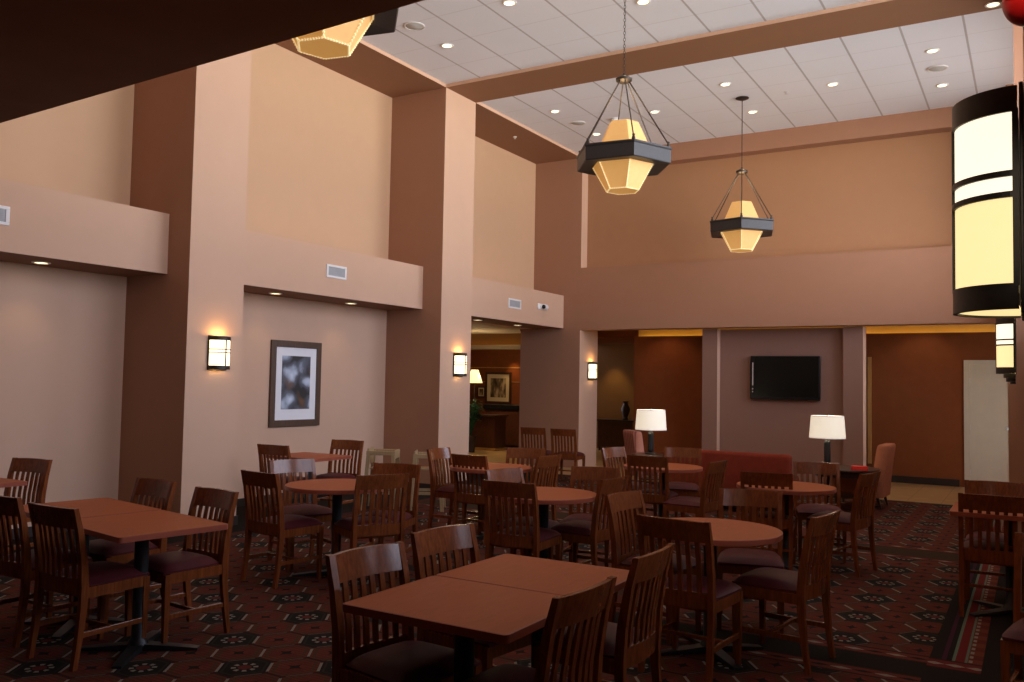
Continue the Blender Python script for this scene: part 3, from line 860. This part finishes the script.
# ------------------------------------------------------------------ ceiling fittings
DL0 = None
def downlight(x, y, z, label, group='recessed downlights', r=0.085):
    global DL0
    if DL0 is None or r != DL0[1]:
        t = thing('downlight', label, 'downlight', (x, y, z), 0, group)
        MB().lathe([(r * .72, -0.001), (r, -0.001), (r, -.008), (r * .9, -.012), (r * .74, -.010), (r * .72, -0.001)], 28, cap=False).build('trim_ring', M_WHITE, t, smooth=True)
        MB().lathe([(0, -.0015), (r * .72, -.0015), (r * .6, -.004), (0, -.006)], 24).build('bulb', M_BULB, t, smooth=True)
        if DL0 is None: DL0 = (t, r)
        return t
    return dup(DL0[0], (x, y, z), 0, label, group)
def spot(x, y, z, power, ang=100, col=(1, .72, .42), blend=.6):
    l = bpy.data.lights.new('spot_lamp', 'SPOT'); l.energy = power; l.color = col; l.spot_size = R(ang); l.spot_blend = blend; l.shadow_soft_size = .05
    o = bpy.data.objects.new('spot_lamp', l); COL.objects.link(o); o.location = (x, y, z); return o
DLS = [(-6.60, 9.19, 'ceiling downlight nearest the top of the second pillar, near side of the beam'), (-5.21, 8.48, 'ceiling downlight midway between the round speaker and the front pendant cord'),
       (-3.83, 9.20, 'ceiling downlight right beside the front pendant cord, near side of the beam'),
       (-6.64, 12.30, 'ceiling downlight just past the beam, above the upper wall recess of the lobby bay'), (-6.60, 13.78, 'ceiling downlight at the far corner above the front pendant ring'),
       (-5.22, 13.07, 'ceiling downlight between the corner speaker and the far pendant canopy'), (-3.83, 12.34, 'ceiling downlight on the near side of the far pendant canopy'),
       (-3.83, 13.80, 'ceiling downlight on the far side of the far pendant canopy'), (-2.46, 13.07, 'ceiling downlight between the far pendant and the window side speaker'),
       (-1.08, 12.36, 'ceiling downlight on the near side of the window side speaker'), (-1.08, 13.84, 'ceiling downlight on the far side of the window side speaker'),
       (-2.46, 8.48, None), (-3.83, 7.75, None), (-1.08, 9.2, None)]
for x, y, lb in DLS:
    if lb: downlight(x, y, ZC, lb)
    spot(x, y, ZC - .03, 14)
downlight(-0.34, 11.05, ZS, 'downlight under the beam end, at the window pillar')
for y, lb in ((4.80, 'soffit downlight before the first pillar'), (7.83, 'soffit downlight near the first pillar above the picture wall'), (9.25, 'soffit downlight near the second pillar above the picture wall'),
              (12.50, 'soffit downlight over the lobby opening beside the second pillar'), (13.86, 'soffit downlight over the lobby opening farther from the pillar')):
    downlight(-8.20, y, ZB, lb, 'soffit downlights')
    spot(-8.20, y, ZB - .03, 4, 90)
def ceiling_speaker(x, y, label):
    t = thing('ceiling_speaker', label, 'speaker', (x, y, ZC), 0, 'round ceiling speakers')
    MB().lathe([(.115, -.001), (.135, -.001), (.135, -.007), (.125, -.012), (.115, -.010), (.115, -.001)], 32, cap=False).build('rim', M_WHITE, t, smooth=True)
    MB().lathe([(0, -.002), (.115, -.002), (.11, -.006), (0, -.010)], 32).build('grille', M_SPKR, t, smooth=True)
ceiling_speaker(-6.60, 8.48, 'round grey ceiling speaker beside the partly hidden front pendant')
ceiling_speaker(-6.60, 13.05, 'round grey ceiling speaker near the far wall corner')
ceiling_speaker(-1.08, 13.08, 'round grey ceiling speaker above the large wall sconce')
def sprinkler(x, y, z, label, r):
    t = thing('ceiling_sprinkler', label, 'sprinkler', (x, y, z), 0, 'small ceiling sprinklers and detectors')
    MB().lathe([(0, 0), (r, 0), (r, -.006), (r * .5, -.012), (0, -.012)], 20).build('escutcheon', M_WHITE, t, smooth=True)
    MB().lathe([(.010, -.012), (.010, -.03), (.022, -.032), (.022, -.036), (0, -.036)], 14).build('head', M_SILVER, t, smooth=True)
sprinkler(-7.89, 13.12, ZS, 'small pale sprinkler under the brown soffit of the lobby bay', .035)
sprinkler(-3.13, 13.09, ZC, 'small sprinkler in the tiled ceiling near the far pendant', .035)
sd = thing('smoke_detector', 'small round white smoke detector on the ceiling behind the front pendant', 'detector', (-5.94, 13.12, ZC))
MB().lathe([(0, 0), (.07, 0), (.07, -.02), (.055, -.04), (0, -.045)], 24).build('body', M_WHITE, sd, smooth=True)
MB().lathe([(.056, -.012), (.072, -.012), (.072, -.017), (.056, -.017), (.056, -.012)], 24, cap=False).build('slot_ring', M_GRILLE, sd)

# ------------------------------------------------------------------ pendants
def pendant(x, y, ang, label, chain):
    t = thing('pendant_light', label, 'pendant lamp', (x, y, 0), 0, 'hexagonal pendant lamps')
    MB().lathe([(0, ZC - .002), (.10, ZC - .002), (.10, ZC - .012), (.06, ZC - .03), (.012, ZC - .04), (0, ZC - .04)], 28).build('canopy', M_BRONZE, t, smooth=True)
    if chain:
        c = MB(); z = ZC - .04; k = 0
        while z > 4.95:
            pts = [(0.011 * math.cos(a), 0, z - .021 + .021 * math.sin(a)) for a in [2 * PI * i / 10 for i in range(11)]]
            g = MB(); g.tube(pts, .003, 6)
            if k % 2: bmesh.ops.rotate(g.bm, verts=g.bm.verts, cent=(0, 0, 0), matrix=Matrix.Rotation(R(90), 3, 'Z'))
            c.take(g.bm); z -= .036; k += 1
        c.build('chain', M_BRONZE, t)
    else:
        MB().lathe([(.007, 4.92), (.007, ZC - .04)], 12).build('rod', M_BRONZE, t, smooth=True)
    MB().lathe([(0, 4.865), (.05, 4.865), (.085, 4.885), (.088, 4.91), (.06, 4.93), (.02, 4.945), (.012, 4.97), (0, 4.97)], 28).build('hub', M_BRONZE, t, smooth=True)
    RO, RI = 0.525, 0.36
    cs = [(math.cos(R(ang + 60 * k)), math.sin(R(ang + 60 * k))) for k in range(6)]
    g = bmesh.new(); rows = []
    for r, z in ((RI, 3.945), (RO - .01, 3.935), (RO, 3.945), (RO, 4.075), (RO + .012, 4.090), (RO + .012, 4.105), (RO - .03, 4.105), (RI, 4.070), (RI, 3.945)):
        rows.append([g.verts.new((c * r, s * r, z)) for c, s in cs])
    for A, B in zip(rows, rows[1:]):
        for i in range(6): g.faces.new((A[i], A[(i + 1) % 6], B[(i + 1) % 6], B[i]))
    bmesh.ops.recalc_face_normals(g, faces=g.faces)
    mb = MB(); mb.take(g); mb.build('ring', M_RING, t)
    for c, s in cs:
        rd = MB().tube([(c * .05, s * .05, 4.885), (c * (RO - .03), s * (RO - .03), 4.145)], .0075, 8).build('hanger_rod', M_BRONZE, t, smooth=True)
        MB().lathe([(0, 4.100), (.018, 4.105), (.02, 4.125), (.012, 4.145), (.016, 4.165), (0, 4.175)], 12, c * (RO - .03), s * (RO - .03)).build('finial', M_BRONZE, rd, smooth=True)
    def shade(zs, name):
        g = bmesh.new(); rows = []
        for r, z in zs: rows.append([g.verts.new((c * r, s * r, z)) for c, s in cs])
        for A, B in zip(rows, rows[1:]):
            for i in range(6): g.faces.new((A[i], A[(i + 1) % 6], B[(i + 1) % 6], B[i]))
        g.faces.new(rows[-1])
        bmesh.ops.recalc_face_normals(g, faces=g.faces)
        mb = MB(); mb.take(g); return mb.build(name, M_SHADE_AMBER, t)
    up = shade([(.350, 4.02), (.165, 4.42)], 'upper_shade')
    lo = shade([(.350, 3.985), (.175, 3.685)], 'lower_shade')
    def beads(p, q, n):
        p, q = Vector(p), Vector(q); pts, rad = [], []
        for k in range(n):
            for f, r in ((0.05, .003), (0.3, .0085), (0.6, .0085), (0.85, .003)): pts.append(p.lerp(q, (k + f) / n)); rad.append(r)
        return pts, rad
    for i in range(6):
        (c, s), (c2, s2) = cs[i], cs[(i + 1) % 6]
        for p, q, n in (((c * .353, s * .353, 3.985), (c * .179, s * .179, 3.685), 16), ((c * .178, s * .178, 3.687), (c2 * .178, s2 * .178, 3.687), 9), ((c * .349, s * .349, 3.977), (c2 * .349, s2 * .349, 3.977), 14)):
            pts, rad = beads(p, q, n)
            MB().tube(pts, rad, 6).build('lacing', M_STITCH, lo)
    l = bpy.data.lights.new('pendant_lamp', 'POINT'); l.energy = 10; l.color = (1, .7, .38); l.shadow_soft_size = .12
    o = bpy.data.objects.new('pendant_lamp', l); COL.objects.link(o); o.location = (x, y, 4.66)
pendant(-3.755, 8.51, -54, 'amber hexagonal pendant with black ring hung on a chain before the beam', True)
pendant(-3.785, 13.06, -74, 'smaller looking amber hexagonal pendant hanging by the far wall', False)
pendant(-3.81, 3.98, -48, 'amber hexagonal pendant half hidden by the dark low ceiling', True)

# ------------------------------------------------------------------ sconces (half-round, bulging from the wall)
def sconce(loc, rotz, r, h, label, gl, finial, power, group):
    """local: wall plane y=0, bulge toward -y"""
    t = thing('wall_sconce', label, 'wall sconce', loc, rotz, group)
    MB().box(-r * .97, r * .97, -.012, -.001, -.01, h + .01, .003).build('back_plate', M_BRONZE, t)
    bh = .115 * h
    def half(r0, r1, z0, z1):
        return [(r0, z0), (r1, z0), (r1, z1), (r0, z1), (r0, z0)]
    A0, A1 = PI + .02, 2 * PI - .02
    for z0, z1 in ((0, bh), (h - bh, h)):
        MB().lathe(half(r - .012, r, z0, z1), 28, 0, -.012, A0, A1, cap=False).build('band', M_BRONZE, t, smooth=True)
    zc = h * .56
    bars = MB()
    for z in (zc - .045 * h * 1.05, zc + .045 * h * 1.05): bars.lathe(half(r - .008, r + .001, z - .008 * h / .6, z + .008 * h / .6), 28, 0, -.012, A0, A1, cap=False)
    for a in (R(180 + 3), R(270), R(360 - 3)):
        c, s = math.cos(a), math.sin(a); w = .008 * r / .185
        M_ = Matrix.Translation((c * (r - .004), s * (r - .004) - .012, 0)) @ Matrix.Rotation(a, 4, 'Z')
        bars.box(-.005, .005, -w, w, bh * .9, h - bh * .9, M=M_)
    bars.build('cage_bar', M_BRONZE, t)
    seg = ((bh * .6, zc - .05 * h), (zc - .04 * h, zc + .04 * h), (zc + .05 * h, h - bh * .6))
    for (z0, z1), m_ in zip(seg, gl):
        MB().lathe([(r - .007, z0), (r - .007, z1)], 28, 0, -.012, A0, A1, cap=False).build('glass_panel', m_, t, smooth=True)
    if finial:
        f = MB()
        for r0, z0, z1 in ((r * .62, -.045, -.002), (r * .50, -.085, -.047), (r * .30, -.11, -.087)):
            f.lathe([(0.001, z0), (r0, z0), (r0, z1), (0.001, z1)], 20, 0, -.012, A0, A1, cap=False)
        f.build('finial', M_BRONZE, t, smooth=True)
    MB().lathe([(0.001, .006), (r * .93, .006), (r * .93, .010), (0.001, .010)], 28, 0, -.012, A0, A1, cap=False).build('diffuser', gl[0], t)
    return t
SG = 'small lit wall sconces on the pillars'
for y, lb in ((6.33, 'lit bronze caged sconce on the first pillar'), (10.87, 'lit bronze caged sconce on the second pillar'), (15.45, 'lit bronze caged sconce on the jamb beyond the lobby opening')):
    sconce((XL if y < 15 else XL + .015, y, 1.69), R(90), 0.130, 0.35, lb, (M_SC_SMALL,) * 3, False, 3, SG)
    xx = XL if y < 15 else XL + .015
    for dz, pw in ((1.69 + .33, 3.0), (1.69 + .02, 1.8)):
        l = bpy.data.lights.new('sconce_lamp', 'POINT'); l.energy = pw; l.color = (1, .55, .16); l.shadow_soft_size = .03
        o = bpy.data.objects.new('sconce_lamp', l); COL.objects.link(o); o.location = (xx + .07, y, dz)
sconce((-0.012, 2.86, 1.825), R(-90), 0.174, 0.61, 'large lit half-round lantern sconce with black bands on the nearest window pillar', (M_SC_LO, M_SC_UP, M_SC_UP), False, 5, None)
sconce((-0.137, 10.82, 1.80), R(-90), 0.188, 0.60, 'lit half-round lantern sconce on the farther window pillar near the door', (M_SC_LO, M_SC_UP, M_SC_UP), True, 3, None)

# red ball hanging from the low ceiling
rb = thing('ball_ornament', 'shiny red ball hanging in the top corner above the large wall sconce', 'ornament', (0.004, 1.65, 2.252))
MB().sphere((0, 0, 0), .042, seg=32).lathe([(.0424, -.003), (.0432, 0), (.0424, .003)], 32, cap=False).build('ball', M_RED, rb, smooth=True)
MB().lathe([(.012, .040), (.013, .052), (.009, .056), (0, .056)], 16).build('cap', M_SILVER, rb, smooth=True)
MB().tube([(0, 0, .054), (0, 0, 2.65 - 2.252)], .0012, 6).build('cord', M_WHITE, rb)

# ------------------------------------------------------------------ lobby beyond the open bay
dk = thing('reception_desk', 'dark wooden reception desk seen through the lobby opening', 'desk', (-11.33, 17.62, 0))
MB().box(-0.55, 0.48, -0.25, 0.25, 0.06, 0.80, 0.008).build('body', M_DESK, dk)
MB().box(-0.60, 0.53, -0.30, 0.30, 0.80, 0.84, 0.008).build('counter_top', M_DARKWOOD, dk)
MB().box(-0.57, 0.50, -0.27, 0.27, 0, 0.06, 0.006).build('plinth', M_OAKTRIM, dk)
cr = thing('credenza', 'long dark counter against the lobby wall below the sepia picture', 'counter', (-11.0, 18.60, 0))
MB().box(-0.75, 0.95, -0.25, 0.25, 0.08, 0.94, 0.006).build('body', M_DESK, cr)
MB().box(-0.80, 1.0, -0.29, 0.27, 0.94, 1.06, 0.006).build('counter_top', M_TVBODY, cr)
MB().box(-0.73, 0.93, -0.22, 0.24, 0, 0.08).build('plinth', M_BASE, cr)
def small_frame(x, y, z, w, h, b_, label, mat, printm):
    t = thing('framed_photograph', label, 'picture', (x, y, z))
    MB().box(-w / 2, -w / 2 + b_, -.03, 0, 0, h).box(w / 2 - b_, w / 2, -.03, 0, 0, h).box(-w / 2 + b_, w / 2 - b_, -.03, 0, 0, b_).box(-w / 2 + b_, w / 2 - b_, -.03, 0, h - b_, h).build('frame', M_DARKWOOD, t)
    MB().box(-w / 2 + b_, w / 2 - b_, -.014, -.002, b_, h - b_).build('mat_board', mat, t)
    m2 = b_ + w * .13
    MB().box(-w / 2 + m2, w / 2 - m2, -.003, 0, -h / 2 + m2, h / 2 - m2).build('print', printm, t, (0, -.014, h / 2))
small_frame(-11.71, 18.885, 1.075, 0.775, 0.80, .055, 'sepia framed picture on the lobby wall seen through the opening', M_CREAMMAT, M_SEPIA)
small_frame(-12.22, 18.885, 1.22, 0.24, 0.28, .03, 'small framed picture on the lobby wall behind the shaded lamp', M_CREAMMAT, M_SEPIA)
ll = thing('desk_lamp', 'cream shaded lamp standing on the reception desk in the lobby', 'lamp', (-11.60, 17.60, 0.84))
MB().lathe([(0, 0), (.08, 0), (.08, .02), (.03, .04), (.045, .15), (.05, .30), (.02, .42), (.01, .70), (0, .70)], 20).build('stem', M_BRONZE, ll, smooth=True)
MB().lathe([(.20, .75), (.09, 1.07)], 28, cap=False).build('lamp_shade', M_YSHADE, ll, smooth=True)
MB().tube([(0, 0, .7), (0, 0, 1.03)], .006).tube([(-.1, 0, 1.03), (.1, 0, 1.03)], .003).build('harp', M_BRONZE, ll)
pl = thing('potted_plant', 'leafy green potted plant beside the reception desk in the lobby', 'plant', (-11.16, 16.75, 0))
MB().lathe([(0, 0), (.13, 0), (.17, .35), (.18, .38), (.15, .38), (.14, .34), (0, .34)], 24).build('pot', M_POT, pl, smooth=True)
stx = MB(); lf = MB()
for k in range(80):
    a = random.uniform(0, 2 * PI); L = random.uniform(.25, .55); up = random.uniform(.45, .95)
    p0 = Vector((0.03 * math.cos(a), 0.03 * math.sin(a), .34)); p2 = Vector((L * .5 * math.cos(a), L * .5 * math.sin(a), .30 + up)); p1 = (p0 + p2) / 2 + Vector((0, 0, .10))
    stx.tube([p0, p1, p2], .004, 5)
    for q in range(4):
        f = .45 + .18 * q
        c = p1 * (1 - f) + p2 * f if f < 1 else p2
        d = Vector((math.cos(a + random.uniform(-1.2, 1.2)), math.sin(a + random.uniform(-1.2, 1.2)), random.uniform(-.5, .3))).normalized()
        s_ = d.cross(Vector((0, 0, 1))).normalized(); l = random.uniform(.10, .17)
        g = bmesh.new()
        vs = [g.verts.new(c), g.verts.new(c + d * l * .5 + s_ * l * .22), g.verts.new(c + d * l), g.verts.new(c + d * l * .5 - s_ * l * .22)]
        g.faces.new(vs); bmesh.ops.solidify(g, geom=g.faces[:], thickness=.002)
        lf.take(g)
stx.build('stem', M_LEAF, pl); lf.build('foliage', M_LEAF, pl)

# corridor end: console and urn
cs_ = thing('console_table', 'dark console cabinet at the end of the corridor behind the lamp', 'cabinet', (-8.78, 19.6, 0))
MB().box(-0.36, 0.55, -0.20, 0.20, 0.10, 0.72, 0.006).build('body', M_DESK, cs_)
MB().box(-0.40, 0.59, -0.23, 0.23, 0.72, 0.76, 0.006).build('counter_top', M_DARKWOOD, cs_)
for sx in (-0.32, 0.51):
    for sy in (-.16, .16): MB().box(sx - .025, sx + .025, sy - .025, sy + .025, 0, .10).build('leg', M_DARKWOOD, cs_)
ur = thing('dark_vase', 'tall dark vase standing on the corridor console', 'vase', (-8.5, 19.6, 0.76))
MB().lathe([(0, 0), (.07, 0), (.075, .02), (.05, .06), (.10, .20), (.11, .27), (.06, .37), (.05, .41), (.085, .45), (.075, .45), (.045, .41), (0, .40)], 24).build('body', M_POT, ur, smooth=True)

# cove tubes (real strip lamps hidden behind the wall caps)
cv = MB().box(-6.9, -0.4, 16.61, 16.65, 2.50, 2.53)
struct('trim_4', cv, M_COVE)
cv2 = MB().box(-13.8, -9.9, 19.04, 19.08, 2.40, 2.43)
struct('trim_5', cv2, M_COVE)

# ------------------------------------------------------------------ lights of the back rooms
def point(x, y, z, e, col, rad=.08):
    l = bpy.data.lights.new('room_lamp', 'POINT'); l.energy = e; l.color = col; l.shadow_soft_size = rad
    o = bpy.data.objects.new('room_lamp', l); COL.objects.link(o); o.location = (x, y, z); return o
point(-5.0, 12.5, 1.22, 5, (1, .82, .58)); point(-2.41, 12.45, 1.22, 5, (1, .82, .58))
spot(-11.25, 18.70, 2.44, 30, 70, (1, .55, .2)); spot(-11.75, 17.5, 2.75, 45, 80, (1, .72, .4)); point(-10.9, 16.6, 2.3, 14, (1, .72, .38))  # second spot is unseen, added to brighten the sepia picture
point(-11.46, 17.60, 1.75, 6, (1, .75, .4))
spot(-11.3, 16.9, 2.75, 75, 110, (1, .7, .35)); spot(-10.4, 15.6, 2.75, 45, 110, (1, .7, .35))
spot(-8.95, 19.6, 2.58, 30, 75, (1, .72, .28)); spot(-9.0, 18.2, 2.6, 2, 110, (1, .75, .35))
spot(-1.6, 16.0, 2.9, 10, 120, (1, .75, .4)); spot(-6.2, 16.0, 2.9, 10, 120, (1, .6, .3))

sl = spot(0.0, 0.85, 2.63, 30, 34, (1, .9, .75)); sl.rotation_euler = Vector((0.0, 0.80, -0.385)).to_track_quat('-Z', 'Y').to_euler()   # unseen spot, added to brighten the red ball

# ------------------------------------------------------------------ daylight through the windows
w = bpy.data.worlds.new('World'); scene.world = w; w.use_nodes = True
wt = w.node_tree; bg = wt.nodes['Background']
tc = wt.nodes.new('ShaderNodeTexCoord'); sx = wt.nodes.new('ShaderNodeSeparateXYZ'); wt.links.new(tc.outputs['Generated'], sx.inputs[0])
# view outside: near ground darkened to dim the ceiling, bright sunlit lot toward the horizon, hazy sky, zenith darkened to keep the floor dim
zz = [(-1.0, .7, (1, .95, .9)), (-0.47, .8, (1, .95, .9)), (-0.36, 12.0, (1, .95, .90)), (-0.02, 15.5, (1, .96, .92)), (0.02, 8.0, (.88, .93, 1.14)), (0.42, 6.5, (.86, .93, 1.16)), (0.58, 1.3, (.88, .96, 1.10)), (1.0, .9, (.88, .96, 1.10))]
wr = ramp(wt, (N(wt, sx.outputs[2]) * 0.5 + 0.5).s, [(z * .5 + .5, tuple(x * v / 16 for x in c)) for z, v, c in zz])
wt.links.new(wr, bg.inputs['Color']); bg.inputs['Strength'].default_value = 16.0
for a, b_, z0, z1 in WINS:
    l = bpy.data.lights.new('window_portal', 'AREA'); l.shape = 'RECTANGLE'; l.size = b_ - a; l.size_y = z1 - z0
    l.cycles.is_portal = True
    o = bpy.data.objects.new('window_portal', l); COL.objects.link(o)
    o.matrix_world = Matrix.Translation((XW + 0.28, (a + b_) / 2, (z0 + z1) / 2)) @ Matrix(((0, 0, 1, 0), (1, 0, 0, 0), (0, 1, 0, 0), (0, 0, 0, 1)))

# ------------------------------------------------------------------ camera
F, YAW, PIT, ROL = 867.26, R(30.966), R(2.786), R(1.054)
fw = Vector((-math.sin(YAW) * math.cos(PIT), math.cos(YAW) * math.cos(PIT), math.sin(PIT)))
rt = Vector((math.cos(YAW), math.sin(YAW), 0)); up = rt.cross(fw)
r2 = rt * math.cos(ROL) + up * math.sin(ROL); u2 = -rt * math.sin(ROL) + up * math.cos(ROL)
cd = bpy.data.cameras.new('Camera'); cam = bpy.data.objects.new('Camera', cd); COL.objects.link(cam)
cd.sensor_fit = 'HORIZONTAL'; cd.sensor_width = 36; cd.lens = F / 1024 * 36; cd.clip_start = 0.05; cd.clip_end = 200
cam.matrix_world = Matrix(((r2.x, u2.x, -fw.x, 0), (r2.y, u2.y, -fw.y, 0), (r2.z, u2.z, -fw.z, 1.6), (0, 0, 0, 1)))
scene.camera = cam

vs = scene.view_settings
scene.display_settings.display_device = 'sRGB'
vs.view_transform = 'Standard'; vs.look = 'None'; vs.gamma = 1.0; vs.exposure = 0.0; vs.use_curve_mapping = False
scene.cycles.max_bounces = 10; scene.cycles.diffuse_bounces = 6
scene.cycles.sample_clamp_indirect = 6
scene.cycles.use_denoising = True
